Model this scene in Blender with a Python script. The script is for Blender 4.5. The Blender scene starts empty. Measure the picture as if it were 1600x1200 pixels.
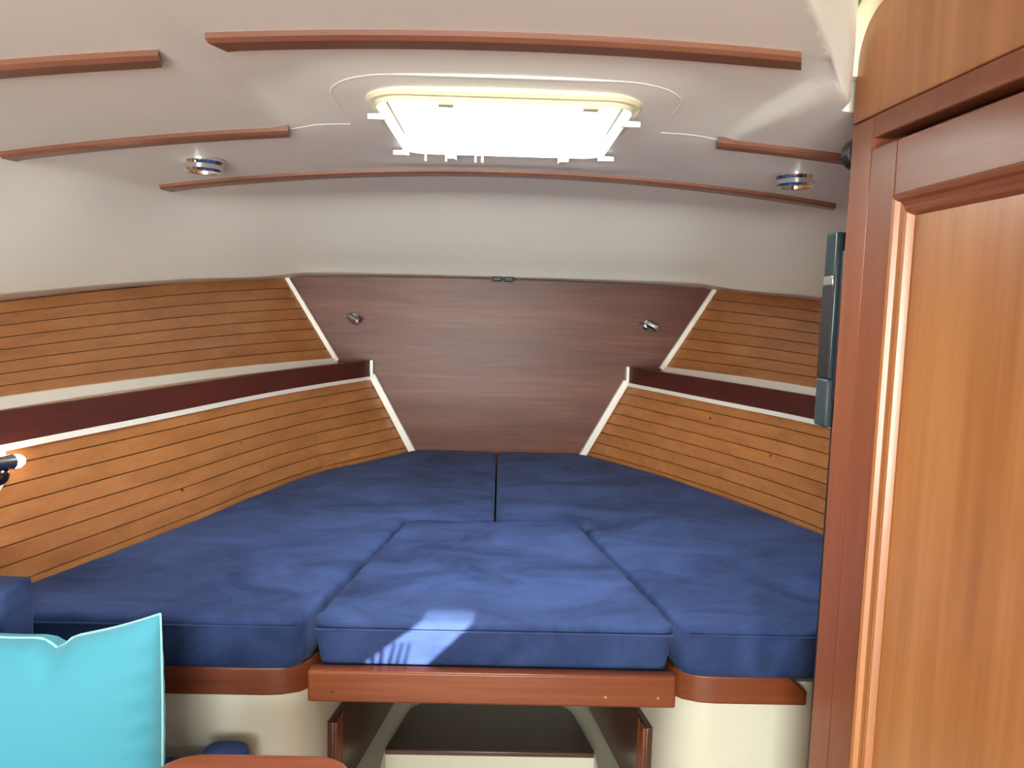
import bpy, bmesh, math, random
import numpy as np
from mathutils import Vector, Matrix
from mathutils.geometry import delaunay_2d_cdt
random.seed(7)
S = bpy.context.scene
COL = S.collection
PI = math.pi

# ------------------------------------------------------------------ camera
cam_d = bpy.data.cameras.new('camera')
cam = bpy.data.objects.new('camera', cam_d); COL.objects.link(cam)
cam_d.sensor_fit = 'HORIZONTAL'; cam_d.sensor_width = 36.0; cam_d.lens = 36.0*1200/1600
cam_d.clip_start = 0.02
YAW, PITCH, ROLL = math.radians(.95), math.atan(123/1200), math.radians(1.55)
Fv = Vector((math.sin(YAW)*math.cos(PITCH), math.cos(YAW)*math.cos(PITCH), -math.sin(PITCH)))
r0 = Vector((math.cos(YAW), -math.sin(YAW), 0)); u0 = r0.cross(Fv)
rv = r0*math.cos(ROLL)+u0*math.sin(ROLL); uv = u0*math.cos(ROLL)-r0*math.sin(ROLL)
M = Matrix((rv, uv, -Fv)).transposed().to_4x4(); M.translation = Vector((0, 0, 1.38))
cam.matrix_world = M
S.camera = cam

# ------------------------------------------------------------------ world, lights, exposure
W = bpy.data.worlds.new('sky'); S.world = W; W.use_nodes = True
W.node_tree.nodes['Background'].inputs[0].default_value = (.75, .86, 1, 1)
W.node_tree.nodes['Background'].inputs[1].default_value = 1.0
def area(name, loc, rot, sx, sy, power, col):
    d = bpy.data.lights.new(name, 'AREA'); d.shape = 'RECTANGLE'; d.size = sx; d.size_y = sy
    d.energy = power; d.color = col
    o = bpy.data.objects.new(name, d); COL.objects.link(o); o.location = loc; o.rotation_euler = rot
    return o
# daylight over the deck hatch (seen through its pane), and daylight through the companionway behind the viewer
area('hatch_daylight', (0, 1.525, 1.90), (0, 0, 0), .62, .66, 46, (.94, 1, .99))
area('companionway_daylight_offscreen', (-.35, -2.62, .95), (PI/2, 0, 0), 1.6, 1.4, 138, (.95, 1, .965))
sun_d = bpy.data.lights.new('sun_offscreen', 'SUN'); sun_d.energy = 26; sun_d.angle = math.radians(.14); sun_d.color = (1, .95, .86)
sun = bpy.data.objects.new('sun_offscreen', sun_d); COL.objects.link(sun)
SUN_DIR = Vector((-.08, 1, -.19)).normalized()
sun.rotation_euler = SUN_DIR.to_track_quat('-Z', 'Y').to_euler()
S.cycles.max_bounces = 16; S.cycles.diffuse_bounces = 10
vs = S.view_settings
vs.view_transform = 'Standard'; vs.look = 'None'; vs.gamma = 1; vs.exposure = 0.50; vs.use_curve_mapping = False

# ------------------------------------------------------------------ helpers
def lin(r, g, b):
    f = lambda c: c/12.92 if c <= .04045 else ((c+.055)/1.055)**2.4
    return (f(r/255), f(g/255), f(b/255), 1)
def sm(t):
    t = np.clip(t, 0, 1); return t*t*(3-2*t)
def obj(name, verts, faces, mat, parent=None, smooth=False, auto=None):
    me = bpy.data.meshes.new(name)
    off = Vector(parent_loc(parent))
    me.from_pydata([tuple(Vector(v)-off) for v in verts], [], faces)
    bm = bmesh.new(); bm.from_mesh(me); bmesh.ops.recalc_face_normals(bm, faces=bm.faces); bm.to_mesh(me); bm.free()
    if mat: me.materials.append(mat)
    o = bpy.data.objects.new(name, me); COL.objects.link(o)
    if parent: o.parent = parent
    if smooth or auto:
        for p in me.polygons: p.use_smooth = True
        if auto:
            me.set_sharp_from_angle(angle=math.radians(auto))
    return o
def parent_loc(p):
    v = Vector((0, 0, 0))
    while p is not None:
        v += p.location; p = p.parent
    return v
def thing(name, loc, label, cat, group=None):
    o = bpy.data.objects.new(name, None); COL.objects.link(o); o.location = loc
    o.empty_display_size = .05
    return tag(o, label, cat, group)
def tag(o, label, cat=None, group=None, kind=None):
    o['label'] = label
    if cat: o['category'] = cat
    if group: o['group'] = group
    if kind: o['kind'] = kind
    return o
def bevel(o, w, seg=2):
    m = o.modifiers.new('bevel', 'BEVEL'); m.width = w; m.segments = seg; m.limit_method = 'ANGLE'; m.angle_limit = math.radians(40)
    for p in o.data.polygons: p.use_smooth = True
    o.data.set_sharp_from_angle(angle=math.radians(50))
    return o
def box(name, lo, hi, mat, parent=None, bev=0):
    x0, y0, z0 = lo; x1, y1, z1 = hi
    v = [(x0,y0,z0),(x1,y0,z0),(x1,y1,z0),(x0,y1,z0),(x0,y0,z1),(x1,y0,z1),(x1,y1,z1),(x0,y1,z1)]
    f = [(0,3,2,1),(4,5,6,7),(0,1,5,4),(1,2,6,5),(2,3,7,6),(3,0,4,7)]
    o = obj(name, v, f, mat, parent)
    if bev: bevel(o, bev)
    return o
def loft(rings, closed_ring=True, cap=True):
    """rings: list of equal length vertex lists -> verts, faces"""
    n = len(rings[0]); V = [tuple(p) for r in rings for p in r]; Fc = []
    for i in range(len(rings)-1):
        for j in range(n if closed_ring else n-1):
            k = (j+1) % n
            Fc.append((i*n+j, i*n+k, (i+1)*n+k, (i+1)*n+j))
    if cap and closed_ring:
        Fc.append(tuple(range(n))[::-1]); Fc.append(tuple(range((len(rings)-1)*n, len(rings)*n)))
    return V, Fc
def lathe(name, origin, axis, prof, mat, parent=None, n=28, auto=40):
    """prof: list of (radius, height along axis)"""
    q = Vector((0, 0, 1)).rotation_difference(Vector(axis).normalized()); o0 = Vector(origin)
    rings = [[o0+q @ Vector((max(r, 1e-4)*math.cos(2*PI*k/n), max(r, 1e-4)*math.sin(2*PI*k/n), h)) for k in range(n)] for r, h in prof]
    V, Fc = loft(rings)
    return obj(name, V, Fc, mat, parent, auto=auto)
def tube(name, pts, rad, mat, parent=None, n=10, closed=False):
    pts = [Vector(p) for p in pts]; rings = []; N = len(pts)
    for i, p in enumerate(pts):
        a = pts[(i-1) % N] if (closed or i > 0) else p; b = pts[(i+1) % N] if (closed or i < N-1) else p
        t = (b-a).normalized(); ref = Vector((0, 0, 1)) if abs(t.z) < .9 else Vector((0, 1, 0))
        s = t.cross(ref).normalized(); w = s.cross(t)
        r = rad[i] if isinstance(rad, (list, tuple)) else rad
        rings.append([p+s*r*math.cos(2*PI*k/n)+w*r*math.sin(2*PI*k/n) for k in range(n)])
    if closed: rings.append(rings[0])
    V, Fc = loft(rings, cap=not closed)
    return obj(name, V, Fc, mat, parent, auto=50)
def prism(name, poly, z0, z1, mat, parent=None, bev=0, inset_bottom=0):
    c = Vector((sum(p[0] for p in poly)/len(poly), sum(p[1] for p in poly)/len(poly)))
    n = len(poly)
    lo = [(p[0]+(c.x-p[0])*inset_bottom, p[1]+(c.y-p[1])*inset_bottom, z0) for p in poly]
    V = lo+[(p[0], p[1], z1) for p in poly]
    Fc = [tuple(range(n))[::-1], tuple(range(n, 2*n))]+[(i, (i+1) % n, n+(i+1) % n, n+i) for i in range(n)]
    o = obj(name, V, Fc, mat, parent)
    if bev: bevel(o, bev, 3)
    return o
def rrect(cx, cy, hx, hy, r, n=8):
    out = []
    for sx, sy, a0 in ((1,1,0),(-1,1,PI/2),(-1,-1,PI),(1,-1,3*PI/2)):
        for k in range(n+1):
            a = a0+k*PI/2/n
            out.append((cx+sx*(hx-r)+r*math.cos(a), cy+sy*(hy-r)+r*math.sin(a)))
    return out
def rpoly(poly, rad, n=6):
    """round the corners of a plan polygon"""
    out = []; N = len(poly)
    for i in range(N):
        p = Vector(poly[i]); a = Vector(poly[i-1]); b = Vector(poly[(i+1) % N]); r = rad[i] if isinstance(rad, (list, tuple)) else rad
        if r <= 0: out.append(tuple(p)); continue
        d1 = (a-p); d2 = (b-p); l = min(r, d1.length*.45, d2.length*.45)
        s = p+d1.normalized()*l; e = p+d2.normalized()*l
        for k in range(n+1):
            t = k/n; out.append(tuple(s*(1-t)**2+p*2*t*(1-t)+e*t*t))
    return out
def curve_fn(tab):
    """smooth monotone-ish interpolation through (y, value) table"""
    tab = sorted(tab); xs = np.array([a for a, b in tab]); ys = np.array([b for a, b in tab])
    d = np.diff(ys)/np.diff(xs); m = np.concatenate(([d[0]], (d[:-1]+d[1:])/2, [d[-1]]))
    def f(x):
        x = min(max(x, xs[0]), xs[-1]); i = min(int(np.searchsorted(xs, x, 'right'))-1, len(xs)-2); h = xs[i+1]-xs[i]; t = (x-xs[i])/h
        return float((2*t**3-3*t*t+1)*ys[i]+(t**3-2*t*t+t)*h*m[i]+(-2*t**3+3*t*t)*ys[i+1]+(t**3-t*t)*h*m[i+1])
    return f

# ------------------------------------------------------------------ materials
def base_mat(name):
    m = bpy.data.materials.new(name); m.use_nodes = True; nt = m.node_tree
    return m, nt, nt.nodes['Principled BSDF']
def N(nt, t, **kw):
    n = nt.nodes.new(t)
    for k, v in kw.items():
        if k in ('inp',):
            for a, b in v.items(): n.inputs[a].default_value = b
        else: setattr(n, k, v)
    return n
def ramp(nt, stops):
    n = nt.nodes.new('ShaderNodeValToRGB'); e = n.color_ramp.elements
    while len(e) < len(stops): e.new(.5)
    for el, (p, c) in zip(e, stops): el.position = p; el.color = c
    return n
def plain(name, col, rough=.5, metal=0, spec=.5, coat=0, noise=.0, nscale=8):
    m, nt, b = base_mat(name)
    b.inputs['Base Color'].default_value = col; b.inputs['Roughness'].default_value = rough
    b.inputs['Metallic'].default_value = metal; b.inputs['Specular IOR Level'].default_value = spec
    b.inputs['Coat Weight'].default_value = coat; b.inputs['Coat Roughness'].default_value = .15
    if noise:
        tc = N(nt, 'ShaderNodeTexCoord'); nz = N(nt, 'ShaderNodeTexNoise', inp={'Scale': nscale, 'Detail': 5})
        nt.links.new(tc.outputs['Object'], nz.inputs['Vector'])
        c = Vector(col[:3]); r = ramp(nt, [(.3, (*(c*(1-noise)), 1)), (.7, (*(c*(1+noise)), 1))])
        nt.links.new(nz.outputs['Fac'], r.inputs[0]); nt.links.new(r.outputs[0], b.inputs['Base Color'])
        bp = N(nt, 'ShaderNodeBump', inp={'Strength': .05, 'Distance': .002}); nz2 = N(nt, 'ShaderNodeTexNoise', inp={'Scale': 260., 'Detail': 2})
        nt.links.new(tc.outputs['Object'], nz2.inputs['Vector']); nt.links.new(nz2.outputs['Fac'], bp.inputs['Height']); nt.links.new(bp.outputs[0], b.inputs['Normal'])
    return m
def wood(name, dark, mid, light, grain='x', scale=1., rough=.35, coat=.3, vary=.0, figure=.5, coat_rough=.2, spec=.5):
    m, nt, b = base_mat(name)
    tc = N(nt, 'ShaderNodeTexCoord'); mp = N(nt, 'ShaderNodeMapping')
    k = {'x': (1.2, 14, 14), 'y': (14, 1.2, 14), 'z': (14, 14, 1.2)}[grain]
    mp.inputs['Scale'].default_value = tuple(a*scale for a in k)
    oi = N(nt, 'ShaderNodeObjectInfo'); ad = N(nt, 'ShaderNodeVectorMath', operation='MULTIPLY_ADD')
    nt.links.new(tc.outputs['Object'], mp.inputs['Vector'])
    ad.inputs[1].default_value = (37, 53, 71); nt.links.new(oi.outputs['Random'], ad.inputs[0]); nt.links.new(mp.outputs[0], ad.inputs[2])
    n1 = N(nt, 'ShaderNodeTexNoise', inp={'Scale': 1.0, 'Detail': 8, 'Roughness': .62, 'Distortion': .6})
    nt.links.new(ad.outputs[0], n1.inputs['Vector'])
    mp2 = N(nt, 'ShaderNodeMapping'); mp2.inputs['Scale'].default_value = tuple(a*scale*(9 if a > 5 else 3) for a in k)
    nt.links.new(tc.outputs['Object'], mp2.inputs['Vector'])
    n2 = N(nt, 'ShaderNodeTexNoise', inp={'Scale': 1.0, 'Detail': 4, 'Roughness': .6}); nt.links.new(mp2.outputs[0], n2.inputs['Vector'])
    mx = N(nt, 'ShaderNodeMath', operation='MULTIPLY_ADD', inp={1: .28}); nt.links.new(n2.outputs['Fac'], mx.inputs[0])
    m2 = N(nt, 'ShaderNodeMath', operation='MULTIPLY', inp={1: .72}); nt.links.new(n1.outputs['Fac'], m2.inputs[0]); nt.links.new(m2.outputs[0], mx.inputs[2])
    w = .22*(1.15-figure)+.06
    r = ramp(nt, [(.5-w, dark), (.5, mid), (.5+w, light)]); nt.links.new(mx.outputs[0], r.inputs[0])
    out = r.outputs[0]
    if vary:
        hv = N(nt, 'ShaderNodeHueSaturation'); mr = N(nt, 'ShaderNodeMapRange', inp={3: 1-vary, 4: 1+vary})
        nt.links.new(oi.outputs['Random'], mr.inputs[0]); nt.links.new(mr.outputs[0], hv.inputs['Value']); nt.links.new(out, hv.inputs['Color']); out = hv.outputs[0]
    nt.links.new(out, b.inputs['Base Color'])
    b.inputs['Roughness'].default_value = rough; b.inputs['Coat Weight'].default_value = coat; b.inputs['Coat Roughness'].default_value = coat_rough
    b.inputs['Specular IOR Level'].default_value = spec
    bp = N(nt, 'ShaderNodeBump', inp={'Strength': .08, 'Distance': .002}); nt.links.new(mx.outputs[0], bp.inputs['Height']); nt.links.new(bp.outputs[0], b.inputs['Normal'])
    return m
def suede(name, dark, light):
    m, nt, b = base_mat(name)
    tc = N(nt, 'ShaderNodeTexCoord'); mp = N(nt, 'ShaderNodeMapping'); mp.inputs['Rotation'].default_value = (0, 0, .6); mp.inputs['Scale'].default_value = (4.5, 6.5, 5)
    nt.links.new(tc.outputs['Object'], mp.inputs['Vector'])
    n1 = N(nt, 'ShaderNodeTexNoise', inp={'Scale': 1.1, 'Detail': 8, 'Roughness': .6, 'Distortion': .7}); nt.links.new(mp.outputs[0], n1.inputs['Vector'])
    r = ramp(nt, [(.30, dark), (.72, light)]); nt.links.new(n1.outputs['Fac'], r.inputs[0]); nt.links.new(r.outputs[0], b.inputs['Base Color'])
    b.inputs['Roughness'].default_value = .85; b.inputs['Specular IOR Level'].default_value = .15
    b.inputs['Sheen Weight'].default_value = .10; b.inputs['Sheen Roughness'].default_value = .4; b.inputs['Sheen Tint'].default_value = (.55, .68, 1, 1)
    n2 = N(nt, 'ShaderNodeTexNoise', inp={'Scale': 420., 'Detail': 2}); nt.links.new(tc.outputs['Object'], n2.inputs['Vector'])
    ad = N(nt, 'ShaderNodeMath', operation='MULTIPLY_ADD', inp={1: 3.}); nt.links.new(n1.outputs['Fac'], ad.inputs[0]); nt.links.new(n2.outputs['Fac'], ad.inputs[2])
    bp = N(nt, 'ShaderNodeBump', inp={'Strength': .18, 'Distance': .003}); nt.links.new(ad.outputs[0], bp.inputs['Height']); nt.links.new(bp.outputs[0], b.inputs['Normal'])
    return m
LINER = plain('white_gelcoat_liner', lin(236, 238, 230), .45, noise=.012, nscale=3)
WHITE = plain('white_trim_paint', lin(232, 228, 218), .4)
CREAM = plain('cream_gelcoat', lin(188, 187, 170), .4, noise=.015, nscale=4)
HATCHW = plain('cream_hatch_plastic', lin(232, 228, 196), .4)
PINKW = plain('pale_hatch_fittings', lin(230, 226, 212), .4)
CHROME = plain('chrome', (.82, .83, .82, 1), .12, metal=1)
DULLCH = plain('worn_chrome', (.42, .44, .45, 1), .25, metal=1)
BLACK = plain('black_rubber', lin(22, 22, 24), .5)
DARKBACK = plain('dark_plug', lin(52, 30, 18), .8)
TVB = plain('dark_plastic', lin(20, 40, 48), .32)
TVG = plain('grey_plastic', lin(40, 52, 58), .5)
PLANK = wood('cherry_planking', lin(140, 86, 46), lin(160, 104, 58), lin(176, 120, 72), 'y', 1.3, .38, .25, vary=.05)
BULK = wood('mahogany_bulkhead', lin(72, 40, 32), lin(96, 57, 46), lin(120, 75, 60), 'x', 1.0, .42, .05, figure=.4, coat_rough=.2, spec=.25)
MAHOG = wood('dark_mahogany', lin(54, 18, 16), lin(68, 25, 21), lin(82, 33, 27), 'y', 1.0, .4, .2)
BATTEN = wood('ceiling_batten_wood', lin(96, 58, 44), lin(118, 74, 56), lin(140, 92, 70), 'x', 1.0, .35, .3)
RAIL = wood('varnished_rail_wood', lin(80, 36, 16), lin(102, 49, 22), lin(124, 64, 30), 'x', 1.0, .4, .1, spec=.3)
CABF = wood('cherry_frame', lin(106, 57, 37), lin(122, 68, 45), lin(138, 81, 54), 'z', .9, .42, .1, figure=.2, spec=.35)
CABP = wood('cherry_panel', lin(138, 84, 46), lin(160, 103, 57), lin(178, 122, 73), 'z', .45, .36, .3, figure=.75)
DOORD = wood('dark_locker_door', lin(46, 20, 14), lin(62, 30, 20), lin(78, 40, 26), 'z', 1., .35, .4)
TABLE = wood('red_table_wood', lin(96, 40, 18), lin(128, 60, 30), lin(152, 78, 42), 'x', 1.2, .28, .5)
SUEDE = suede('navy_suede', lin(18, 31, 62), lin(54, 72, 116))
SOLE = wood('cabin_sole_teak', lin(90, 56, 32), lin(120, 78, 46), lin(140, 96, 60), 'y', 1., .4, .3)
LIDM = plain('dark_brown_lid', lin(58, 42, 34), .5, noise=.08, nscale=20)
def fabric(name, col):
    m, nt, b = base_mat(name)
    b.inputs['Base Color'].default_value = col; b.inputs['Roughness'].default_value = .8; b.inputs['Sheen Weight'].default_value = .15
    tc = N(nt, 'ShaderNodeTexCoord'); n1 = N(nt, 'ShaderNodeTexNoise', inp={'Scale': 500., 'Detail': 2}); nt.links.new(tc.outputs['Object'], n1.inputs['Vector'])
    bp = N(nt, 'ShaderNodeBump', inp={'Strength': .12, 'Distance': .001}); nt.links.new(n1.outputs['Fac'], bp.inputs['Height']); nt.links.new(bp.outputs[0], b.inputs['Normal'])
    return m
TURQ = fabric('turquoise_canvas', lin(66, 150, 170))
TURQP = fabric('pale_turquoise_piping', lin(150, 216, 208))
def pane_mat():
    m = bpy.data.materials.new('milky_acrylic'); m.use_nodes = True; nt = m.node_tree; nt.nodes.clear()
    o = N(nt, 'ShaderNodeOutputMaterial'); mx = N(nt, 'ShaderNodeMixShader', inp={0: .22})
    t = N(nt, 'ShaderNodeBsdfTransparent', inp={0: (1, 1, 1, 1)}); d = N(nt, 'ShaderNodeBsdfTranslucent', inp={0: (.9, .9, .92, 1)})
    nt.links.new(t.outputs[0], mx.inputs[1]); nt.links.new(d.outputs[0], mx.inputs[2]); nt.links.new(mx.outputs[0], o.inputs[0])
    return m
PANE = pane_mat()
def glow(name, col, s):
    m = bpy.data.materials.new(name); m.use_nodes = True; nt = m.node_tree; nt.nodes.clear()
    o = N(nt, 'ShaderNodeOutputMaterial'); e = N(nt, 'ShaderNodeEmission', inp={0: col, 1: s}); nt.links.new(e.outputs[0], o.inputs[0])
    return m
BULB = glow('lit_bulb', (1, .74, .40, 1), 7)
LENS = plain('frosted_lens', (.7, .7, .68, 1), .25)

# ------------------------------------------------------------------ hull tables (y, half breadth)
AFT = -2.7
LOWB = {-1: curve_fn([(AFT,1.15),(.5,1.11),(1.1,1.03),(1.5,.949),(1.592,.915),(1.762,.862),(1.972,.797),(2.268,.722),(2.594,.606),(2.85,.43),(3.02,.325)]),
        1: curve_fn([(AFT,1.15),(.5,1.13),(1.1,1.06),(1.5,.99),(1.762,.93),(1.995,.866),(2.201,.786),(2.452,.68),(2.773,.50),(3.02,.33)])}
LOWT = {-1: curve_fn([(AFT,1.15),(.5,1.11),(1.1,1.03),(1.485,.945),(1.61,.913),(1.788,.866),(2.023,.81),(2.329,.738),(2.68,.627),(3.02,.498)]),
        1: curve_fn([(AFT,1.15),(.5,1.13),(1.1,1.08),(1.5,1.01),(1.8,.945),(2.11,.867),(2.53,.70),(3.02,.50)])}
UPB = {-1: curve_fn([(AFT,1.22),(.5,1.2),(1.1,1.14),(1.6,1.07),(1.89,1.02),(2.218,.941),(2.602,.824),(3.02,.634)]),
       1: curve_fn([(AFT,1.22),(.5,1.2),(1.1,1.15),(1.6,1.09),(1.95,1.04),(2.32,.955),(2.67,.825),(3.02,.634)])}
UPT = curve_fn([(AFT,1.27),(.5,1.25),(1.2,1.21),(1.6,1.17),(1.9,1.14),(2.2,1.08),(2.6,.985),(3.02,.823)])
ZBED, ZLT, ZUB = .80, 1.086, 1.152
ZTOP = curve_fn([(AFT,1.26),(.5,1.27),(1.2,1.30),(1.79,1.351),(2.11,1.382),(2.52,1.420),(3.02,1.459)])
YB = 3.005

# ------------------------------------------------------------------ ceiling liner
def zc(x, y):
    ax = abs(x)
    edge = .445 if x < 0 else .43+.055*min(max((1.6-y)/.55, 0), 1)
    inside = sm((edge-ax)/.035)*sm((1.60-y)/.35)
    qx, qy = ax-.295+.11, abs(y-1.53)-.30+.11          # lower surround of the hatch
    d = math.hypot(max(qx, 0), max(qy, 0))+min(max(qx, qy), 0)-.11
    inside *= .40+.60*sm((d+.07)/.15)
    swell = -.006*math.exp(-((y-1.87)/.05)**2)*sm((.36-ax)/.15)
    return 1.718-.083*x*x+.022*inside+swell
HX0, HX1, HY0, HY1 = -.218, .212, 1.300, 1.742      # hatch opening
hcx, hcy, hhx, hhy = (HX0+HX1)/2, (HY0+HY1)/2, (HX1-HX0)/2, (HY1-HY0)/2
A_half = [(AFT,.99),(-.5,.99),(.5,.99),(1.2,.975),(1.514,.958),(1.755,.906),(2.0,.873),(2.13,.842),(2.21,.79),(2.265,.71),(2.315,.60),(2.35,.45),(2.38,.2),(2.386,0)]
B_half = [(AFT,1.215),(-.5,1.21),(.5,1.19),(1.2,1.16),(1.6,1.12),(1.9,1.085),(2.2,1.03),(2.5,.945),(2.75,.855),(2.885,.78),(2.925,.69),(2.935,.5),(2.94,.2),(2.94,0)]
C_half = [(AFT,1.28),(-.5,1.27),(.5,1.26),(1.2,1.22),(1.67,1.18),(1.98,1.14),(2.28,1.08),(2.62,.99),(2.87,.89),(3.02,.83),(3.02,.71),(3.02,.5),(3.02,.2),(3.02,0)]
ZLIP = curve_fn([(AFT,1.27),(.5,1.285),(1.2,1.335),(1.71,1.375),(2.02,1.403),(2.41,1.437),(2.84,1.470),(2.94,1.490)])
def resample(tab, n=9):
    t = np.arange(len(tab)); fy = curve_fn(list(zip(t, [a for a, b in tab]))); fx = curve_fn(list(zip(t, [b for a, b in tab])))
    u = np.linspace(0, len(tab)-1, (len(tab)-1)*n+1)
    return [(fx(v), fy(v)) for v in u]
def mirror(h): return [(-x, y) for x, y in h]+[(x, y) for x, y in h[::-1][1:]]
RA, RB, RC = mirror(resample(A_half)), mirror(resample(B_half)), mirror(resample(C_half))
STRIP = []
def build_ceiling():
    hole = rrect(hcx, hcy, hhx, hhy, .05, 5)
    # raised well beside the tall locker
    well = [(.24,-.25),(.24,.745),(.300,.840),(.352,.923),(.390,.986),(.425,1.044),(.472,1.118),(.500,1.163),(.516,1.192),(.523,1.228),(.90,1.238),(.90,-.25)]
    pts = []; edges = []
    def addloop(lp):
        s = len(pts); pts.extend(lp); edges.extend((s+i, s+(i+1) % len(lp)) for i in range(len(lp)))
    ring = [(x, y) for x, y in RA]
    addloop(ring); addloop(hole); addloop(well)
    def inpoly(p, poly):
        c = False; x, y = p; j = len(poly)-1
        for i in range(len(poly)):
            xi, yi = poly[i]; xj, yj = poly[j]
            if (yi > y) != (yj > y) and x < (xj-xi)*(y-yi)/(yj-yi)+xi: c = not c
            j = i
        return c
    ys = list(np.arange(AFT+.1, .7, .12))+list(np.arange(.7, 2.4, .0165)); xs = list(np.arange(-1., 1.001, .02))
    ringin = [(x*.985, y-.008) for x, y in ring]
    hb = rrect(hcx, hcy, hhx+.008, hhy+.008, .05, 5)
    wb = well
    for y in ys:
        for x in xs:
            p = (x, y)
            if abs(x) < .46 and 1.16 < y < 1.59: continue
            if inpoly(p, ringin) and not inpoly(p, hb) and not inpoly(p, wb): pts.append(p)
    for y in np.arange(1.162, 1.59, .0065):
        for x in np.arange(-.457, .458, .0075):
            if not inpoly((x, y), hb) and not inpoly((x, y), wb): pts.append((x, y))
    r = delaunay_2d_cdt([Vector(p) for p in pts], edges, [], 0, 1e-5)
    V2, F2 = r[0], r[2]
    V = [(v.x, v.y, zc(v.x, v.y)) for v in V2]; Fc = []
    for f in F2:
        c = (sum(V2[i].x for i in f)/3, sum(V2[i].y for i in f)/3)
        if inpoly(c, ring) and not inpoly(c, hole) and not inpoly(c, well): Fc.append(tuple(f))
    # sides and forward slope down to the lip, then the underside of the lip
    def rows():
        out = [[] for _ in range(12)]
        for (ax, ay), (bx, by), (cx, cy) in zip(RA, RB, RC):
            A = Vector((ax, ay, zc(ax, ay))); B = Vector((bx, by, ZLIP(by))); Cc = Vector((cx, cy, ZTOP(min(cy, 3.02))-.003))
            if abs(cx) < .8 and cy > 2.9: Cc.z = 1.474-.014*(cx/.83)**2
            D = B-A; P1 = A+Vector((D.x*.22, D.y*.22, -.004)); P2 = A+D*.5
            for k in range(9):
                t = k/8; out[k].append(A*(1-t)**3+P1*3*t*(1-t)**2+P2*3*t*t*(1-t)+B*t**3)
            E = (Cc-B); E = Vector((E.x, E.y, 0)).normalized()
            out[9].append(B+Vector((0, 0, -.004))+E*.006); out[10].append(B+Vector((0, 0, -.003))+E*.020); out[11].append(B+Vector((0, 0, .004))+E*.05)
            STRIP.append((B+Vector((0, 0, .0))+E*.014, Cc))
        return out
    R = rows(); V3, F3 = loft(R, closed_ring=False, cap=False)
    off = len(V); V += V3; Fc += [tuple(i+off for i in f) for f in F3]
    # coaming of the hatch, and the raised well
    off = len(V); n = len(hole)
    Vh, Fh = loft([[(x, y, zc(x, y)) for x, y in hole], [(x, y, 1.87) for x, y in hole]], cap=False)
    V += Vh; Fc += [tuple(i+off for i in f) for f in Fh]
    off = len(V)
    Vw, Fw = loft([[(x, y, zc(x, y)) for x, y in well], [(x+.003, y-.002, zc(x, y)+.004) for x, y in well], [(x+.008, y-.004, 1.93) for x, y in well]], cap=False)
    Fw.append(tuple(range(len(well)*2, len(well)*3)))
    V += Vw; Fc += [tuple(i+off for i in f) for f in Fw]
    me = bpy.data.meshes.new('ceiling'); me.from_pydata([tuple(v) for v in V], [], Fc); me.materials.append(LINER)
    bm = bmesh.new(); bm.from_mesh(me); bmesh.ops.remove_doubles(bm, verts=bm.verts, dist=.0006); bmesh.ops.recalc_face_normals(bm, faces=bm.faces); bm.to_mesh(me); bm.free()
    for p in me.polygons: p.use_smooth = True
    me.set_sharp_from_angle(angle=math.radians(55))
    o = bpy.data.objects.new('ceiling', me); COL.objects.link(o)
    return tag(o, 'white moulded cabin ceiling liner curving down to the deck edge', kind='structure')
build_ceiling()
V, Fc = loft([[a for a, b in STRIP], [b for a, b in STRIP], [b+(b-a)*.1+Vector((0, 0, .012)) for a, b in STRIP]], closed_ring=False, cap=False)
o = obj('trim_1', V, Fc, LINER, smooth=True); tag(o, 'edge strip under the lip of the white liner, above the planking', kind='structure')
def moulded_line(n, pts, r, label):
    o = tube('trim_%d' % n, [(x, y, zc(x, y)+r-.0012) for x, y in pts], r, LINER, n=8); tag(o, label, kind='structure')
ring_pts = [(x, y) for x, y in rrect(0, 1.53, .293, .298, .11, 10)]
k0 = [p for p in ring_pts if p[1] <= 1.60]; k0.sort(key=lambda p: math.atan2(p[0], -(p[1]-1.60)))
k0 = [(k0[0][0], 1.575)]+k0+[(k0[-1][0], 1.575)]
moulded_line(2, k0, .0036, 'moulded line in the white ceiling curving round the aft side of the hatch')
moulded_line(3, [(-.415, 1.528), (-.39, 1.520), (-.365, 1.508), (-.33, 1.504), (-.295, 1.504)], .004, 'short moulded ceiling line from a batten end to the hatch surround, away from the locker')
moulded_line(4, [(.41, 1.515), (.375, 1.503), (.34, 1.498), (.295, 1.498)], .004, 'short moulded ceiling line from a batten end to the hatch surround, towards the locker')

# ------------------------------------------------------------------ floor, aft shell, bulkhead
tag(box('floor', (-1.3, AFT, -.03), (1.3, 3.1, 0), SOLE), 'brown wooden cabin sole below the berth', kind='structure')
tag(box('wall_forward', (-.98, YB, .0), (.98, YB+.03, 1.53), BULK), 'dark varnished mahogany bulkhead at the head of the berth', kind='structure')

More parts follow.
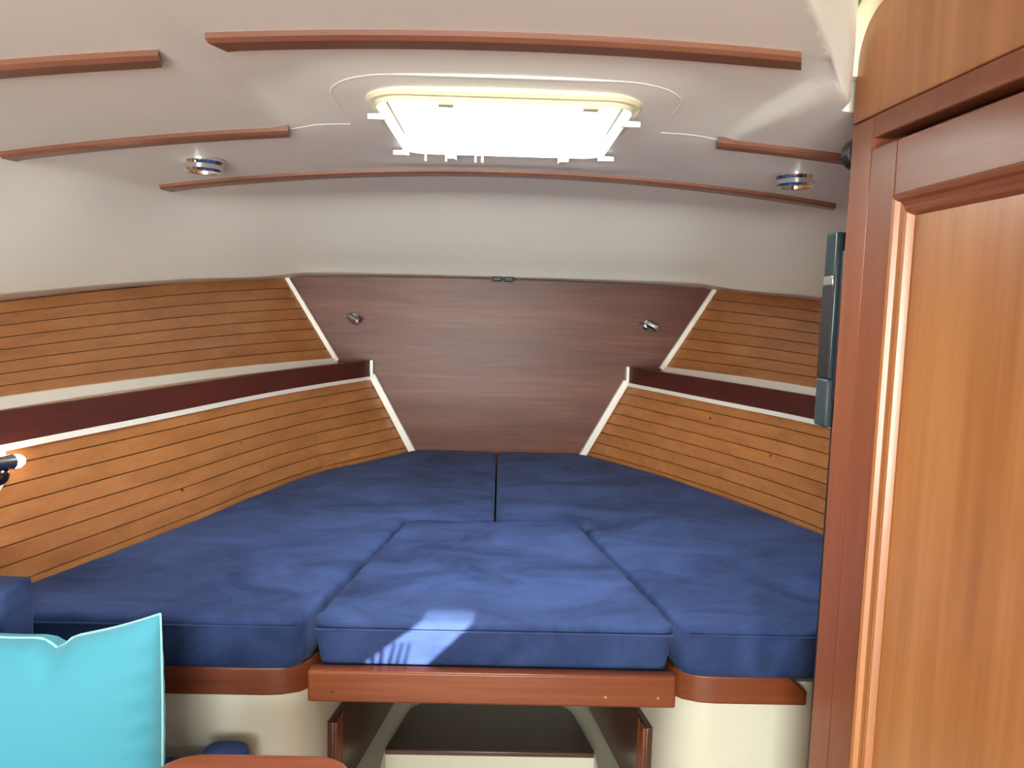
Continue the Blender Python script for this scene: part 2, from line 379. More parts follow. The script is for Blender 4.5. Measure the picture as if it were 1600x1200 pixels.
# hull sides with their planking
def hull_side(s):
    side = 'left' if s < 0 else 'right'
    st = list(np.linspace(AFT, .8, 6))+list(np.linspace(.95, YB, 22)); rows = []
    for y in st:
        lb, lt, ub, ut = LOWB[s](y), LOWT[s](y), UPB[s](y), UPT(y)
        o = .012
        rows.append([(s*(lb+.01), y, 0), (s*(lb+.01), y, .45), (s*(lb+o), y, .70), (s*(lt+o), y, ZLT), (s*(lt+o), y, ZUB-.025), (s*(ub+o), y, ZUB-.02), (s*(ut+o), y, ZTOP(y)+.02)])
    V, Fc = loft(rows, closed_ring=False, cap=False)
    w = obj('wall_'+side, V, Fc, PLANK)
    tag(w, 'hull side to the '+('left of the berth, planked above and below its shelf, lit by a reading lamp' if s < 0 else 'right of the berth, planked above and below its shelf, running behind the tall locker'), kind='structure')
    ys = list(np.linspace(.62, YB-.006, 18))
    def strip(fn, t0, t1, y0, y1):
        yy = list(np.linspace(y0, y1, 13)); V = []; rings = []
        for y in yy:
            a, nrm = fn(t0, y); b, _ = fn(t1, y)
            rings.append([a, b, b-nrm*.007, a-nrm*.007])     # face, then back of the plank
        V, Fc = loft(rings)
        return obj('plank', V, Fc, PLANK, w)
    def mk(bx, tx, zb, zt):
        def fn(t, y):
            p = Vector((s*bx(y), y, zb(y))); q = Vector((s*tx(y), y, zt(y))); up = (q-p)
            along = Vector((s*(tx(y+.02)-tx(y-.02))/.04 if y < 2.99 else s*(tx(y)-tx(y-.02))/.02, 1, 0))
            n = along.cross(up).normalized()
            if n.x*s > 0: n = -n
            return p+up*t+n*.004, n
        return fn
    gap = .035
    lo = mk(LOWB[s], LOWT[s], lambda y: ZBED-.03 if y < 2.2 else ZBED-.03, lambda y: ZLT)
    nl = 8
    for k in range(nl): strip(lo, k/nl+gap/nl, (k+1)/nl-gap/nl, .62, YB-.004)
    for t, y in ((.44, 1.50), (.29, 1.53), (.17, 1.56), (.60, 2.22), (.36, 1.95), (.81, 2.5)):
        p, nr = lo(t, y); lathe('wood_plug', p-nr*.001, nr, [(.0042, 0), (.0042, .0012), (0, .0016)], DARKBACK, w, n=10)
    up = mk(UPB[s], UPT, lambda y: ZUB, lambda y: ZTOP(y)+.004)
    nu = 8
    for k in range(nu): strip(up, k/nu+gap/nu, (k+1)/nu-gap/nu, .62, YB-.004)
    return w
hull_side(-1); hull_side(1)

# white corner trims between planking and bulkhead
tn = [4]
def trim(V, Fc, mat, label, bev=.003):
    tn[0] += 1
    o = obj('trim_%d' % tn[0], V, Fc, mat)
    if bev: bevel(o, bev)
    return tag(o, label, kind='structure')
def bar(p, q, w, d, nrm):
    p, q, nrm = Vector(p), Vector(q), Vector(nrm).normalized(); t = (q-p).normalized(); sd = t.cross(nrm).normalized()
    return loft([[c-sd*w/2, c+sd*w/2, c+sd*w/2+nrm*d, c-sd*w/2+nrm*d] for c in (p, q)])
for s, nm in ((-1, 'left'), (1, 'right')):
    V, Fc = bar((s*.836, YB, 1.475), (s*.633, YB, 1.145), .020, .022, (0, -1, 0)); trim(V, Fc, WHITE, 'white batten between the dark bulkhead and the upper planking, %s of the berth' % nm)
    V, Fc = bar((s*.498, YB, 1.096), (s*.325, YB, .775), .026, .026, (0, -1, 0)); trim(V, Fc, WHITE, 'white batten between the dark bulkhead and the lower planking, %s of the berth' % nm)

# shelves
def shelf(s, label):
    y1 = YB-.004; root = thing('side_shelf', (s*LOWT[s](2.2), 2.2, ZUB-.06), label, 'shelf')
    ys = list(np.linspace(.62, y1, 26))
    def sweep(name, f, mat, bev=0):
        V, Fc = loft([[Vector(p) for p in f(y)] for y in ys]); o = obj(name, V, Fc, mat, root)
        if bev: bevel(o, bev)
        else:
            for p in o.data.polygons: p.use_smooth = True
            o.data.set_sharp_from_angle(angle=math.radians(40))
        return o
    sweep('shelf_board', lambda y: [(s*(LOWT[s](y)-.004), y, ZUB-.045), (s*(LOWT[s](y)-.004), y, ZUB-.031), (s*(UPB[s](y)+.008), y, ZUB-.031), (s*(UPB[s](y)+.008), y, ZUB-.045)], WHITE)
    lean = .006
    sweep('fiddle', lambda y: [(s*(LOWT[s](y)-.014), y, ZLT+.004), (s*(LOWT[s](y)-.014+lean), y, ZLT+.066), (s*(LOWT[s](y)+.006+lean), y, ZLT+.066), (s*(LOWT[s](y)+.006), y, ZLT+.004)], MAHOG)
    sweep('lower_edge_trim', lambda y: [(s*(LOWT[s](y)-.013), y, ZLT-.009), (s*(LOWT[s](y)-.016), y, ZLT+.005), (s*(LOWT[s](y)+.004), y, ZLT+.005), (s*(LOWT[s](y)+.004), y, ZLT-.009)], WHITE)
    sweep('back_edge_trim', lambda y: [(s*(UPB[s](y)-.012), y, ZUB-.032), (s*(UPB[s](y)-.010), y, ZUB+.004), (s*(UPB[s](y)+.004), y, ZUB+.006), (s*(UPB[s](y)+.004), y, ZUB-.032)], WHITE)
    x = LOWT[s](YB)
    V, Fc = bar((s*(x-.006), YB-.03, ZLT-.006), (s*(x-.006), YB-.03, ZLT+.068), .012, .03, (0, 1, 0)); bevel(obj('end_cap', V, Fc, WHITE, root), .002)
    return root
shelf(-1, 'narrow side shelf with dark red fiddle, on the hull with the lit lamp')
shelf(1, 'narrow side shelf with dark red fiddle, running behind the black screen')

# ceiling battens
def batten(x0, x1, y0, w, label, cut0=.6, cut1=.6, zb=1.718):
    n = 24; rings = []
    for i in range(n+1):
        t = i/n; x = x0+(x1-x0)*t; z = zb-.083*x*x
        c = 0
        rings.append([(x, y0, z+.004), (x, y0, z-.007), (x, y0+.006, z-.012), (x, y0+w-.006, z-.012), (x, y0+w, z-.007), (x, y0+w, z+.004)])
    # slanted ends
    for r, sg, ct in ((rings[0], 1, cut0), (rings[-1], -1, cut1)):
        for j, p in enumerate(r):
            r[j] = (p[0]+sg*ct*(p[1]-y0), p[1], p[2])
    V, Fc = loft(rings)
    tn[0] += 1
    o = obj('trim_%d' % tn[0], V, Fc, BATTEN, auto=30)
    return tag(o, label, kind='structure')
batten(-.400, .392, 1.060, .046, 'wooden ceiling batten across the raised middle panel aft of the hatch', .4, -.4, zb=1.740)
batten(-.985, -.458, 1.052, .043, 'wooden ceiling batten in line with the one aft of the hatch, above the pillow side', 0, .3)
batten(-.955, -.412, 1.500, .042, 'wooden ceiling batten beside the hatch, on the side away from the tall locker', .3, .2)
batten(.402, .955, 1.490, .042, 'wooden ceiling batten beside the hatch, running behind the tall locker', .2, 0)
batten(-.862, .842, 1.972, .05, 'long curved wooden ceiling batten between the hatch and the forward slope', .3, -.3)

# ------------------------------------------------------------------ hatch
hz = zc(.2, 1.75)+.005
w1 = bpy.data.objects.new('window_1', None); COL.objects.link(w1); w1.location = (hcx, hcy, hz)
tag(w1, 'bright deck hatch in the ceiling with a cream frame', kind='structure')
def ring_loft(name, levels, mat, parent):
    rings = [[(x, y, z) for x, y in rrect(hcx, hcy, hhx+o, hhy+o, max(.02, .05+o), 8)] for o, z in levels]
    rings.append(rings[0]); V, Fc = loft(rings, cap=False)
    return obj(name, V, Fc, mat, parent, auto=40)
ring_loft('trim_ring', [(.022, hz+.02), (.021, hz+.000), (.016, hz-.005), (.006, hz-.005), (.002, hz-.012), (.002, hz+.02), (.002, hz+.03)], HATCHW, w1)
ring_loft('lid_frame', [(.0, hz+.028), (-.003, hz+.020), (-.020, hz+.020), (-.022, hz+.045), (.0, hz+.045)], PINKW, w1)
V = [(x, y, z) for z in (hz+.036, hz+.044) for x, y in rrect(hcx, hcy, hhx-.015, hhy-.015, .04, 8)]
n = len(V)//2
obj('pane', V, [tuple(range(n))[::-1], tuple(range(n, 2*n))]+[(i, (i+1) % n, n+(i+1) % n, n+i) for i in range(n)], PANE, w1)
for x, y, sx, sy in ((-.118, HY1-.012, .022, .016), (.128, HY1-.012, .022, .016)):
    o = box('latch', (x-sx/2, y-sy, hz-.026), (x+sx/2, y+sy, hz+.02), PINKW, w1, .003)
for x in (-.175, -.13, -.065, -.05):
    box('fringe_peg', (x-.002, HY1-.006, hz-.028), (x+.002, HY1-.002, hz+.012), PINKW, w1)
for sx, y in ((-1, HY0+.075), (-1, HY1-.05), (1, HY0+.075), (1, HY1-.05)):
    xe = HX0 if sx < 0 else HX1
    box('side_clip', (xe-.022 if sx < 0 else xe-.012, y-.004, hz-.026), (xe+.012 if sx < 0 else xe+.022, y+.004, hz-.016), PINKW, w1, .001)
for x in (-.10, .14):
    box('hinge', (x-.014, HY0-.002, hz-.016), (x+.014, HY0+.022, hz+.03), HATCHW, w1, .003)

# ------------------------------------------------------------------ cushions
CLOUD = bpy.data.textures.new('cushion_wrinkle', 'CLOUDS'); CLOUD.noise_scale = .12
def soft(o, voxel=.012, it=8, disp=.003):
    m = o.modifiers.new('remesh', 'REMESH'); m.mode = 'VOXEL'; m.voxel_size = voxel; m.use_smooth_shade = True
    m = o.modifiers.new('smooth', 'SMOOTH'); m.iterations = it; m.factor = .5
    if disp:
        m = o.modifiers.new('wrinkle', 'DISPLACE'); m.texture = CLOUD; m.strength = disp; m.mid_level = .5; m.texture_coords = 'LOCAL'
    return o
def cushion(name, poly, z0, z1, label, inset=.03, seam_pts=None, rad=.03):
    cx = sum(p[0] for p in poly)/len(poly); cy = sum(p[1] for p in poly)/len(poly)
    root = thing(name, (cx, cy, z0), label, 'cushion')
    rp = rpoly(poly, rad)
    b = prism('cushion_body', rp, z0, z1, SUEDE, root, inset_bottom=inset); soft(b)
    if seam_pts: tube('front_seam', seam_pts, .0022, SUEDE, root, n=6)
    return root
cz0, cz1 = .7045, .804
Lpoly = [(-.35,1.346),(-.955,1.346)]+[(-LOWB[-1](y)+.012, y) for y in (1.5,1.65,1.8,2.0,2.2,2.4,2.6,2.75,2.88)]+[(-.335,2.995),(-.006,2.995),(-.006,2.024),(-.240,2.024)]
Rpoly = [(.35,1.346),(.985,1.346)]+[(LOWB[1](y)-.008, y) for y in (1.5,1.65,1.8,2.0,2.2,2.4,2.6,2.75,2.88)]+[(.335,2.995),(.000,2.995),(.000,2.024),(.222,2.024)]
cushion('berth_cushion', Lpoly, cz0, cz1, 'large navy suede berth cushion along the hull with the lit lamp', .0,
        [(-.95,1.343,.789),(-.6,1.343,.789),(-.36,1.343,.789)])
cushion('berth_cushion', Rpoly, cz0, cz1, 'large navy suede berth cushion along the hull beside the tall locker', .0,
        [(.36,1.343,.789),(.6,1.343,.789),(.95,1.343,.789)])
cushion('insert_cushion', [(-.336,1.340),(.342,1.340),(.222,2.018),(-.240,2.018)], cz0-.0025, cz1+.002, 'navy suede trapezoid infill cushion between the two berth cushions', .04,
        [(-.322,1.336,.790),(0,1.336,.790),(.328,1.336,.790)])

# ------------------------------------------------------------------ berth bases
def arc(c, r, a0, a1, n=8): return [(c[0]+r*math.cos(a0+(a1-a0)*k/n), c[1]+r*math.sin(a0+(a1-a0)*k/n)) for k in range(n+1)]
def berth_base(s, xo, label):
    root = thing('berth_locker', (s*.65, 1.6, 0), label, 'berth')
    # plan line of the front: along the front, round the corner, then along the footwell
    path = [(-xo, 1.374), (-.70, 1.374), (-.425, 1.374)]+[(-.345+(-.08)*math.cos(a), 1.454-.08*math.sin(a)) for a in np.linspace(PI/2*.95, 0.18, 8)][0:0]
    path += [(-.425, 1.374), (-.395, 1.377), (-.370, 1.388), (-.350, 1.408), (-.338, 1.435), (-.330, 1.47), (-.300, 1.66), (-.262, 1.90), (-.243, 2.02)]
    path = [p for i, p in enumerate(path) if i == 0 or p != path[i-1]]
    P = [(-s*x, y) for x, y in path]
    V, Fc = loft([[(x, y, 0), (x, y, .690), (x*1.02+s*.01, y+.02, .690), (x*1.02+s*.01, y+.02, 0)] for x, y in P])
    obj('front_panel', V, Fc, CREAM, root, auto=35)
    back = [(s*(LOWB[s](y)-.03), y) for y in (2.95, 2.7, 2.4, 2.1, 1.8, 1.5)]+[(s*(xo-.02), 1.40)]
    top = [(x*1.06, y+.016) for x, y in P[2:]]+[(s*.01, 2.02), (s*.01, 2.99), (s*.30, 2.99)]+back
    prism('berth_top', top, .660, .705, CREAM, root)
    # fiddle rail
    fp = [(-xo, 1.372), (-.42, 1.372), (-.392, 1.375), (-.366, 1.385), (-.349, 1.402), (-.337, 1.428)]
    F = [(-s*x, y) for x, y in fp]; rings = []
    for i, (x, y) in enumerate(F):
        a = Vector(F[max(i-1, 0)]); b = Vector(F[min(i+1, len(F)-1)]); t = (b-a).normalized(); nn = Vector((t.y, -t.x))
        if nn.y > 0: nn = -nn
        p = Vector((x, y)); q = p+nn*.016; top_z = .706
        rings.append([(p.x, p.y, .651), (q.x, q.y, .651), (q.x, q.y, top_z), (p.x, p.y, top_z)])
    if s > 0:   # chamfered outer end beside the tall locker
        x0 = rings[0]
        def sec(x, zt): return [(x, 1.372, .651), (x, 1.356, .651), (x, 1.356, zt), (x, 1.372, zt)]
        rings = [sec(.588, .676), sec(.553, .706)]+rings[1:]
    V, Fc = loft(rings); bevel(obj('fiddle_rail', V, Fc, RAIL, root), .004, 3)
    # dark locker door in the footwell side
    A, B = Vector((s*.329, 1.475)), Vector((s*.252, 1.96)); t = (B-A).normalized(); nn = Vector((-s*abs(t.y), -abs(t.x)))*1.0
    nn = Vector((-s*t.y*1, s*t.x)) if s > 0 else Vector((t.y, -t.x))
    def q(u, z, d): p = A+t*u+nn*d; return (p.x, p.y, z)
    L = (B-A).length
    def slab(name, u0, u1, z0, z1, d0, d1, mat, par, bv=.003):
        V = [q(u0,z0,d0),q(u1,z0,d0),q(u1,z1,d0),q(u0,z1,d0),q(u0,z0,d1),q(u1,z0,d1),q(u1,z1,d1),q(u0,z1,d1)]
        return bevel(obj(name, V, [(0,1,2,3),(4,5,6,7),(0,1,5,4),(1,2,6,5),(2,3,7,6),(3,0,4,7)], mat, par), bv)
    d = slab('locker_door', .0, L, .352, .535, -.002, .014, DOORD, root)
    slab('frame_stile', .0, .026, .352, .535, .013, .020, RAIL, d, .002)
    slab('frame_stile', .034, .046, .352, .535, .013, .018, RAIL, d, .002)
    return root
berth_base(-1, .96, 'cream berth base with varnished rail and dark locker door, behind the pillow')
berth_base(1, .62, 'cream berth base with varnished rail ending in a chamfer, beside the tall locker')
ib = thing('insert_board', (0, 1.6, .66), 'removable berth infill board with straight varnished front rail', 'board')
prism('board', [(-.325,1.340),(.328,1.340),(.218,2.018),(-.236,2.018)], .685, .702, RAIL, ib)
o = box('front_rail', (-.329, 1.314, .664), (.332, 1.342, .7225), RAIL, ib); bevel(o, .004, 3)
for x in (-.285, .205, .30): lathe('screw_plug', (x, 1.3145, .683), (0, -1, 0), [(.0028, -.002), (.0028, .0006), (.0, .0008)], DARKBACK if x < 0 else PLANK, ib, n=10)

# footwell step
st = thing('footwell_step', (0, 1.85, 0), 'white step with dark brown lid in the footwell under the berth', 'step')
prism('platform', [(-.302,1.69),(.302,1.69),(.248,2.03),(-.248,2.03)], 0, .350, CREAM, st)
for s in (-1, 1): prism('side_ledge', [(s*.345,1.43),(s*.243,1.43),(s*.243,1.69),(s*.302,1.69)], 0, .350, CREAM, st)
lid = rpoly([(-.240,1.672),(.240,1.672),(.196,1.885),(-.196,1.885)], [0,0,.06,.06])
prism('lid', lid, .350, .362, LIDM, st, bev=.002)
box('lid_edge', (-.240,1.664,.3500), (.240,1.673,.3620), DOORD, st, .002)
box('back_panel', (-.26, 2.03, 0), (.26, 2.045, .66), CREAM, st)

# ------------------------------------------------------------------ tall locker
lk = thing('tall_locker', (.80, .55, 0), 'tall cherry locker with a framed door, standing beside the berth', 'locker')
O0 = Vector((.529, 1.2)); U = Vector((.044, -1)).normalized(); NN = Vector((-1, -.044)).normalized()
def cq(s_, z, d): p = O0+U*s_+NN*d; return (p.x, p.y, z)
def cslab(name, s0, s1, z0, z1, d0, d1, mat, par, bv=.0025):
    V = [cq(s0,z0,d0),cq(s1,z0,d0),cq(s1,z1,d0),cq(s0,z1,d0),cq(s0,z0,d1),cq(s1,z0,d1),cq(s1,z1,d1),cq(s0,z1,d1)]
    o = obj(name, V, [(0,1,2,3),(4,5,6,7),(0,1,5,4),(1,2,6,5),(2,3,7,6),(3,0,4,7)], mat, par)
    if bv: bevel(o, bv)
    return o
ZT, RR = 1.832, .080
cslab('carcass', .004, 1.25, 0, 1.74, -.30, -.060, CABF, lk, 0)
# header panel with a rounded forward top corner
hp = [(.0, 1.668)]+[(RR-RR*math.cos(a), ZT-RR+RR*math.sin(a)) for a in np.linspace(0, PI/2, 10)]+[(1.25, ZT), (1.25, 1.668)]
V = [cq(a, z, 0) for a, z in hp]+[cq(a, z, -.30) for a, z in hp]; n = len(hp)
bevel(obj('header_panel', V, [tuple(range(n)), tuple(range(n, 2*n))[::-1]]+[(i, (i+1) % n, n+(i+1) % n, n+i) for i in range(n)], CABP, lk), .002)
cslab('corner_post', 0, .066, 0, 1.667, -.05, .0, CABF, lk, .004)
cslab('forward_side', 0, .012, 0, 1.74, -.30, -.05, CABF, lk, 0)
cslab('header_rail', .066, 1.25, 1.634, 1.667, -.03, .0, CABF, lk, .002)
dr = bpy.data.objects.new('door', None); COL.objects.link(dr); dr.parent = lk
D0, D1, DZ0, DZ1 = .0675, .80, .08, 1.6190
cslab('stile', D0, D0+.068, DZ0, DZ1, -.022, .002, CABF, dr, .002)
cslab('stile', D1-.068, D1, DZ0, DZ1, -.022, .002, CABF, dr, .002)
CABR = wood('cherry_rail_across', lin(106, 57, 37), lin(122, 68, 45), lin(138, 81, 54), 'y', .9, .42, .1, figure=.2, spec=.35)
cslab('rail', D0+.068, D1-.068, 1.543, DZ1, -.022, .002, CABR, dr, .002)
cslab('rail', D0+.068, D1-.068, DZ0, DZ0+.09, -.022, .002, CABR, dr, .002)
cslab('panel', D0+.062, D1-.062, DZ0+.08, 1.55, -.022, -.0135, CABP, dr, 0)
# moulding: stepped ogee from the frame face down to the panel, mitred
mw = [(0, .002), (.004, .0045), (.009, .003), (.012, -.003), (.018, -.005), (.022, -.003), (.027, -.0045), (.031, -.0135), (.031, -.020), (0, -.020)]
def mould(name, side):
    a0, a1, z0, z1 = D0+.066, D1-.066, DZ0+.088, 1.545
    if side == 'v0': rings = [[cq(a0+w, z0+w, d) for w, d in mw], [cq(a0+w, z1-w, d) for w, d in mw]]
    if side == 'v1': rings = [[cq(a1-w, z0+w, d) for w, d in mw], [cq(a1-w, z1-w, d) for w, d in mw]]
    if side == 'h1': rings = [[cq(a0+w, z1-w, d) for w, d in mw], [cq(a1-w, z1-w, d) for w, d in mw]]
    if side == 'h0': rings = [[cq(a0+w, z0+w, d) for w, d in mw], [cq(a1-w, z0+w, d) for w, d in mw]]
    V, Fc = loft(rings); return obj(name, V, Fc, CABP if side[0] == 'v' else CABR, dr, auto=35)
for k in ('v0', 'v1', 'h1', 'h0'): mould('moulding', k)
cslab('dark_gap_strip', -.006, .0005, 0, 1.20, -.05, -.002, BLACK, lk, 0)  # black strip painting in the shadow gap along the locker's forward edge
# cream moulding that follows the rounded top of the header
cr = [(.0-.010, 1.738), (.0-.010, 1.748)]+[(RR-(RR+.010)*math.cos(a), ZT-RR+(RR+.010)*math.sin(a)) for a in np.linspace(0.02, PI/2, 12)]+[(.5, ZT+.010), (1.2, ZT+.010)]
o = tube('cream_top_moulding', [cq(a, z, .002) for a, z in cr], .0155, HATCHW, lk, n=14)

# flat screen on the forward side of the locker
tv = thing('television', (.70, 1.228, 1.20), 'thin dark flat screen seen edge-on behind the tall locker', 'television')
box('screen_body', (.5225, 1.2125, 1.275), (.90, 1.250, 1.508), TVB, tv, .003)
box('back_cover', (.530, 1.1990, 1.24), (.86, 1.2135, 1.48), BLACK, tv, .003)
box('lower_housing', (.5215, 1.2125, 1.198), (.90, 1.251, 1.276), TVG, tv, .004)
box('silver_clip', (.5205, 1.215, 1.425), (.5235, 1.246, 1.440), CHROME, tv, .001)
box('dark_band', (.5212, 1.2135, 1.277), (.5240, 1.249, 1.424), BLACK, tv, .0005)
# the screen lies flat against the forward side of the locker, which is turned a little from square
tv.rotation_euler.z = math.atan(.044); tv.location.y += .0085
kb = tag(lathe('door_bumper', (.549, 1.204, 1.628), (0, 1, 0), [(.012, 0), (.022, .002), (.025, .012), (.024, .022), (.016, .028), (0, .029)], BLACK), 'small round black bumper on the forward edge of the tall locker', 'bumper')

# ------------------------------------------------------------------ lamps
def downlight(x, y, label):
    z = zc(x, y); r = thing('ceiling_light', (x, y, z), label, 'light', 'chrome ceiling lights')
    lathe('bezel', (x, y, z+.002), (0, 0, -1), [(.046, 0), (.046, .005), (.042, .011), (.041, .012), (.042, .022), (.037, .027), (.030, .026), (.027, .013), (0, .013)], CHROME, r, n=36, auto=30)
    lathe('lens', (x, y, z-.008), (0, 0, -1), [(.024, 0), (.022, .008), (.014, .012), (0, .013)], LENS, r, n=24)
    return r
downlight(-.672, 1.757, 'round chrome ceiling light on the side above the lit reading lamp')
downlight(.648, 1.738, 'round chrome ceiling light beside the tall locker')

def reading_light(x, z, s, label):
    r = thing('reading_light', (x, YB, z), label, 'lamp', 'chrome reading lights on the bulkhead')
    lathe('base_plate', (x, YB, z), (0, -1, 0), [(.022, 0), (.022, .005), (.018, .009), (.008, .011), (0, .011)], DULLCH, r, n=20)
    tube('arm', [(x, YB-.008, z), (x+s*.004, YB-.030, z-.004), (x+s*.012, YB-.046, z-.006)], .005, DULLCH, r)
    q = Vector((s*.9, -.25, -.45)).normalized()
    lathe('lamp_head', Vector((x-s*.014, YB-.046, z+.010)), q, [(.0, 0), (.011, .002), (.014, .010), (.013, .030), (.017, .046), (.016, .048), (.012, .044), (0, .042)], DULLCH, r, n=20)
    lathe('lens', Vector((x-s*.014, YB-.046, z+.010))+q*.0425, q, [(.0125, 0), (.010, .003), (0, .004)], LENS, r, n=14)
    tube('switch', [(x-s*.012, YB-.010, z+.004), (x-s*.034, YB-.016, z+.008)], .004, DULLCH, r)
reading_light(-.572, 1.313, 1, 'small chrome swivel light on the dark bulkhead, near the lit-lamp side')
reading_light(.574, 1.317, 1, 'small chrome swivel light on the dark bulkhead, near the tall locker side')

# lit reading lamps on white pads on the hull sides
DCHROME = plain('dark_chrome', (.12, .13, .14, 1), .18, metal=1)
def hull_lamp(s, power, label):
    pd = thing('hull_reading_lamp', (s*LOWT[s](1.43), 1.42, 1.04), label, 'lamp')
    pad = rrect(1.400, 1.033, .063, .045, .044, 8)
    def onhull(y, z, d):
        t = (z-(ZBED-.03))/(ZLT-(ZBED-.03)); x = LOWB[s](y)*(1-t)+LOWT[s](y)*t
        return (s*(x-.004-d), y, z)
    rows = [[onhull(y, z, d) for y, z in pad] for d in (-.006, .005)]
    rows.append([onhull(1.400+(y-1.400)*.93, 1.033+(z-1.033)*.93, .008) for y, z in pad])
    V, Fc = loft(rows); obj('pad', V, Fc, WHITE, pd, auto=40)
    tabp = [(1.34, 1.03), (1.462, 1.03), (1.462, 1.077), (1.34, 1.077)]
    V, Fc = loft([[onhull(y, z, d) for y, z in tabp] for d in (-.006, .006)]); obj('pad_neck', V, Fc, WHITE, pd)
    lathe('ball_joint', onhull(1.414, 1.040, .032), (1, 0, 0), [(0, -.020)]+[(.020*math.cos(a), .020*math.sin(a)) for a in np.linspace(-1.2, 1.2, 9)]+[(0, .020)], DCHROME, pd, n=20)
    tube('stem', [onhull(1.412, 1.040, .0), onhull(1.414, 1.040, .03)], .010, DULLCH, pd)
    h0 = Vector(onhull(1.374, 1.068, .044)); h1 = Vector(onhull(1.428, 1.063, .044)); ax = (h1-h0).normalized()
    lathe('lamp_shade', h0, ax, [(0, 0), (.011, .002), (.013, .012), (.012, .040), (.015, .058), (.0145, .058), (.012, .045), (0, .040)], DULLCH, pd, n=20)
    lathe('bulb', h0+ax*.052, ax, [(0, -.006), (.010, 0), (.0135, .010), (.013, .022), (.009, .030), (0, .033)], BULB, pd, n=18)
    tube('arm', [onhull(1.414, 1.046, .03), onhull(1.404, 1.062, .044)], .006, DULLCH, pd)
    ld = bpy.data.lights.new('reading_lamp_light', 'POINT'); ld.energy = power; ld.color = (1, .84, .60); ld.shadow_soft_size = .014
    lo = bpy.data.objects.new('reading_lamp_light', ld); COL.objects.link(lo); lo.location = h0+ax*.100
hull_lamp(-1, .10, 'lit reading lamp with chrome ball joint on a white pad, behind the pillow')

# small dark catch under the deck lip
ct = thing('lip_catch', (.004, 2.945, 1.472), 'tiny dark two-piece catch under the ceiling lip above the bulkhead', 'catch')
for x0, x1 in ((-.036, -.002), (.008, .044)): box('catch_piece', (x0, 2.936, 1.469), (x1, 2.955, 1.486), BLACK, ct, .003)

# ------------------------------------------------------------------ settee, pillow, table
se = thing('settee', (-.78, .6, 0), 'navy suede settee seat in front of the berth base', 'settee')
box('settee_base', (-.95, -.6, 0), (-.50, 1.36, .40), CREAM, se, .004)
soft(prism('seat_cushion', rpoly([(-.965,-.6),(-.445,-.6),(-.445,1.352),(-.965,1.352)], .05),  .40, .545, SUEDE, se), .014, 6, .004)
b = soft(prism('bolster', rpoly([(-.522,1.29),(-.436,1.29),(-.436,1.352),(-.522,1.352)], .03), .48, .572, SUEDE, se), .006, 30, 0)
bk = box('back_cushion', (-.965, 1.245, .53), (-.816, 1.339, .882), SUEDE, se); soft(bk, .01, 10, .002)

pw = thing('throw_pillow', (-.735, 1.16, .545), 'turquoise square throw pillow propped up on the settee', 'pillow')
def pillow():
    n = 44; w, h = .455, .335; cx, cz = -.756, .7005; tilt = .10
    outline = lambda u, v: (u, v)
    V = []; F = []
    def P(u, v, side):
        # u, v in -1..1 ; edges drawn in between the corners
        x = u*w/2*(1+.012*(1-v*v)); z = v*h/2*(1-.20*(1-u*u)**1.0)
        if v > 0:   # pinch in the top edge, and a raised corner
            z -= .018*math.exp(-((u-.30)/.07)**2)*v**6
            z += .018*max(0, u-.45)*v**2
        prof = (max(0, 1-u*u)**.5*max(0, 1-v*v)**.5)**.75
        th = .070*prof
        th += .004*math.sin(9*u+3*v)*math.exp(-((1-abs(u))/.25)**2)*prof
        th -= .012*math.exp(-((u-.33-.06*(1-v))/.05)**2)*math.exp(-((1-v)/.28)**2)
        th += .006*math.sin(26*v+6*u)*math.exp(-((1-u)/.16)**2)*prof
        th = max(th, 0)
        y = side*th
        return (cx+x, 1.175+y-tilt*z*-1.0*0+.04*(z), cz+z)
    for side in (-1, 1):
        off = len(V)
        for i in range(n+1):
            for j in range(n+1):
                u = math.sin((i/n*2-1)*PI/2); v = math.sin((j/n*2-1)*PI/2)
                V.append(P(u, v, side))
        for i in range(n):
            for j in range(n): F.append((off+i*(n+1)+j, off+(i+1)*(n+1)+j, off+(i+1)*(n+1)+j+1, off+i*(n+1)+j+1))
    o = obj('pillow_body', V, F, TURQ, pw, smooth=True)
    bm = bmesh.new(); bm.from_mesh(o.data); bmesh.ops.remove_doubles(bm, verts=bm.verts, dist=.0004); bmesh.ops.recalc_face_normals(bm, faces=bm.faces); bm.to_mesh(o.data); bm.free()
    loop = [P(math.sin(t*PI/2), 1, 0) for t in np.linspace(-1, 1, 60)]+[P(1, math.sin(t*PI/2), 0) for t in np.linspace(1, -1, 40)[1:]]+[P(math.sin(t*PI/2), -1, 0) for t in np.linspace(1, -1, 40)[1:]]+[P(-1, math.sin(t*PI/2), 0) for t in np.linspace(-1, 1, 40)[1:-1]]
    tube('piping', loop, .0022, TURQP, pw, n=6, closed=True)
pillow()

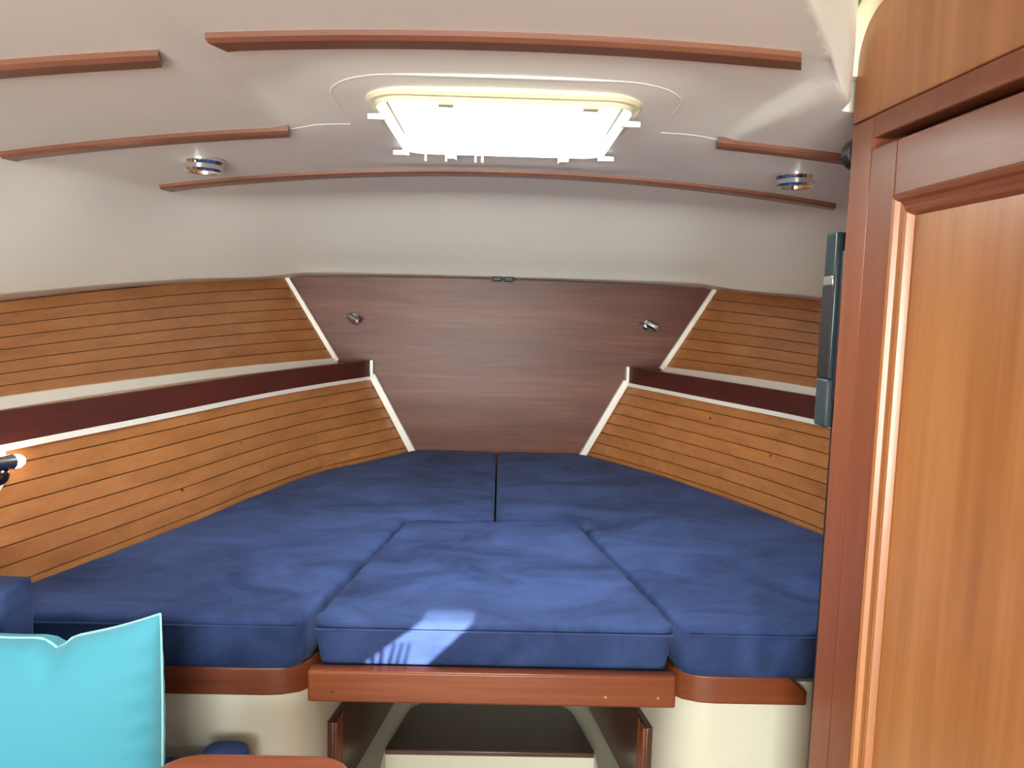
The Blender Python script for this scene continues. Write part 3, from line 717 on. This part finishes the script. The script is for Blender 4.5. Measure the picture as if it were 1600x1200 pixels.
tb = thing('cabin_table', (-.355, .75, 0), 'red-brown varnished table top with rounded corners, beside the pillow', 'table')
tp = rpoly([(-.500,.30),(-.205,.30),(-.205,1.130),(-.500,1.130)], .07, 8)
prism('table_top', tp, .652, .680, TABLE, tb, bev=.008)
lathe('pedestal', (-.355, .72, 0), (0, 0, 1), [(.10, 0), (.10, .012), (.035, .03), (.03, .05), (.03, .62), (.08, .64), (.08, .655)], CHROME, tb, n=24)

# ------------------------------------------------------------------ aft end of the cabin, behind the camera
# white wall with an unseen slot and bars added to shape the sun strip
def wall_aft():
    y = AFT
    tgt = [(-.235, .722), (-.120, .722), (-.028, .816), (-.118, .816)]      # the strip of sun where it meets the cushion front
    k = (1.335-y)/SUN_DIR.y
    slot = [(x-SUN_DIR.x*k, z-SUN_DIR.z*k) for x, z in tgt]
    outer = [(-1.6, -.1), (1.6, -.1), (1.6, 2.1), (-1.6, 2.1)]
    r = delaunay_2d_cdt([Vector(p) for p in outer+slot], [(0,1),(1,2),(2,3),(3,0),(4,5),(5,6),(6,7),(7,4)], [], 0, 1e-5)
    cx = sum(p[0] for p in slot)/4; cz = sum(p[1] for p in slot)/4
    def inside(p):
        return all((b[0]-a[0])*(p[1]-a[1])-(b[1]-a[1])*(p[0]-a[0]) > 0 for a, b in zip(slot, slot[1:]+slot[:1]))
    V = [(v.x, y, v.y) for v in r[0]]; Fc = []
    for f in r[2]:
        c = (sum(r[0][i].x for i in f)/3, sum(r[0][i].y for i in f)/3)
        if not inside(c): Fc.append(tuple(f))
    w = obj('wall_aft', V, Fc, LINER); tag(w, 'white aft wall of the cabin behind the viewer', kind='structure')
    for t in (.02, .16, .30, .43, .56, .68, .80):
        a = Vector(slot[0]).lerp(Vector(slot[1]), t); wd = .0062*(1-.5*t)
        p = Vector((a.x-.02, a.y-.012)); q = p+Vector((-.022, .068))*(1.0 if t < .5 else .8)+Vector((.03, 0))
        V = [(p.x-wd, y+.001, p.y), (p.x+wd, y+.001, p.y), (q.x+wd*.5, y+.001, q.y), (q.x-wd*.5, y+.001, q.y)]
        V += [(a_, y+.006, c_) for a_, b_, c_ in V]
        obj('sun_strip_bar', V, [(0,1,2,3),(4,5,6,7),(0,1,5,4),(1,2,6,5),(2,3,7,6),(3,0,4,7)], LINER, w)
wall_aft()
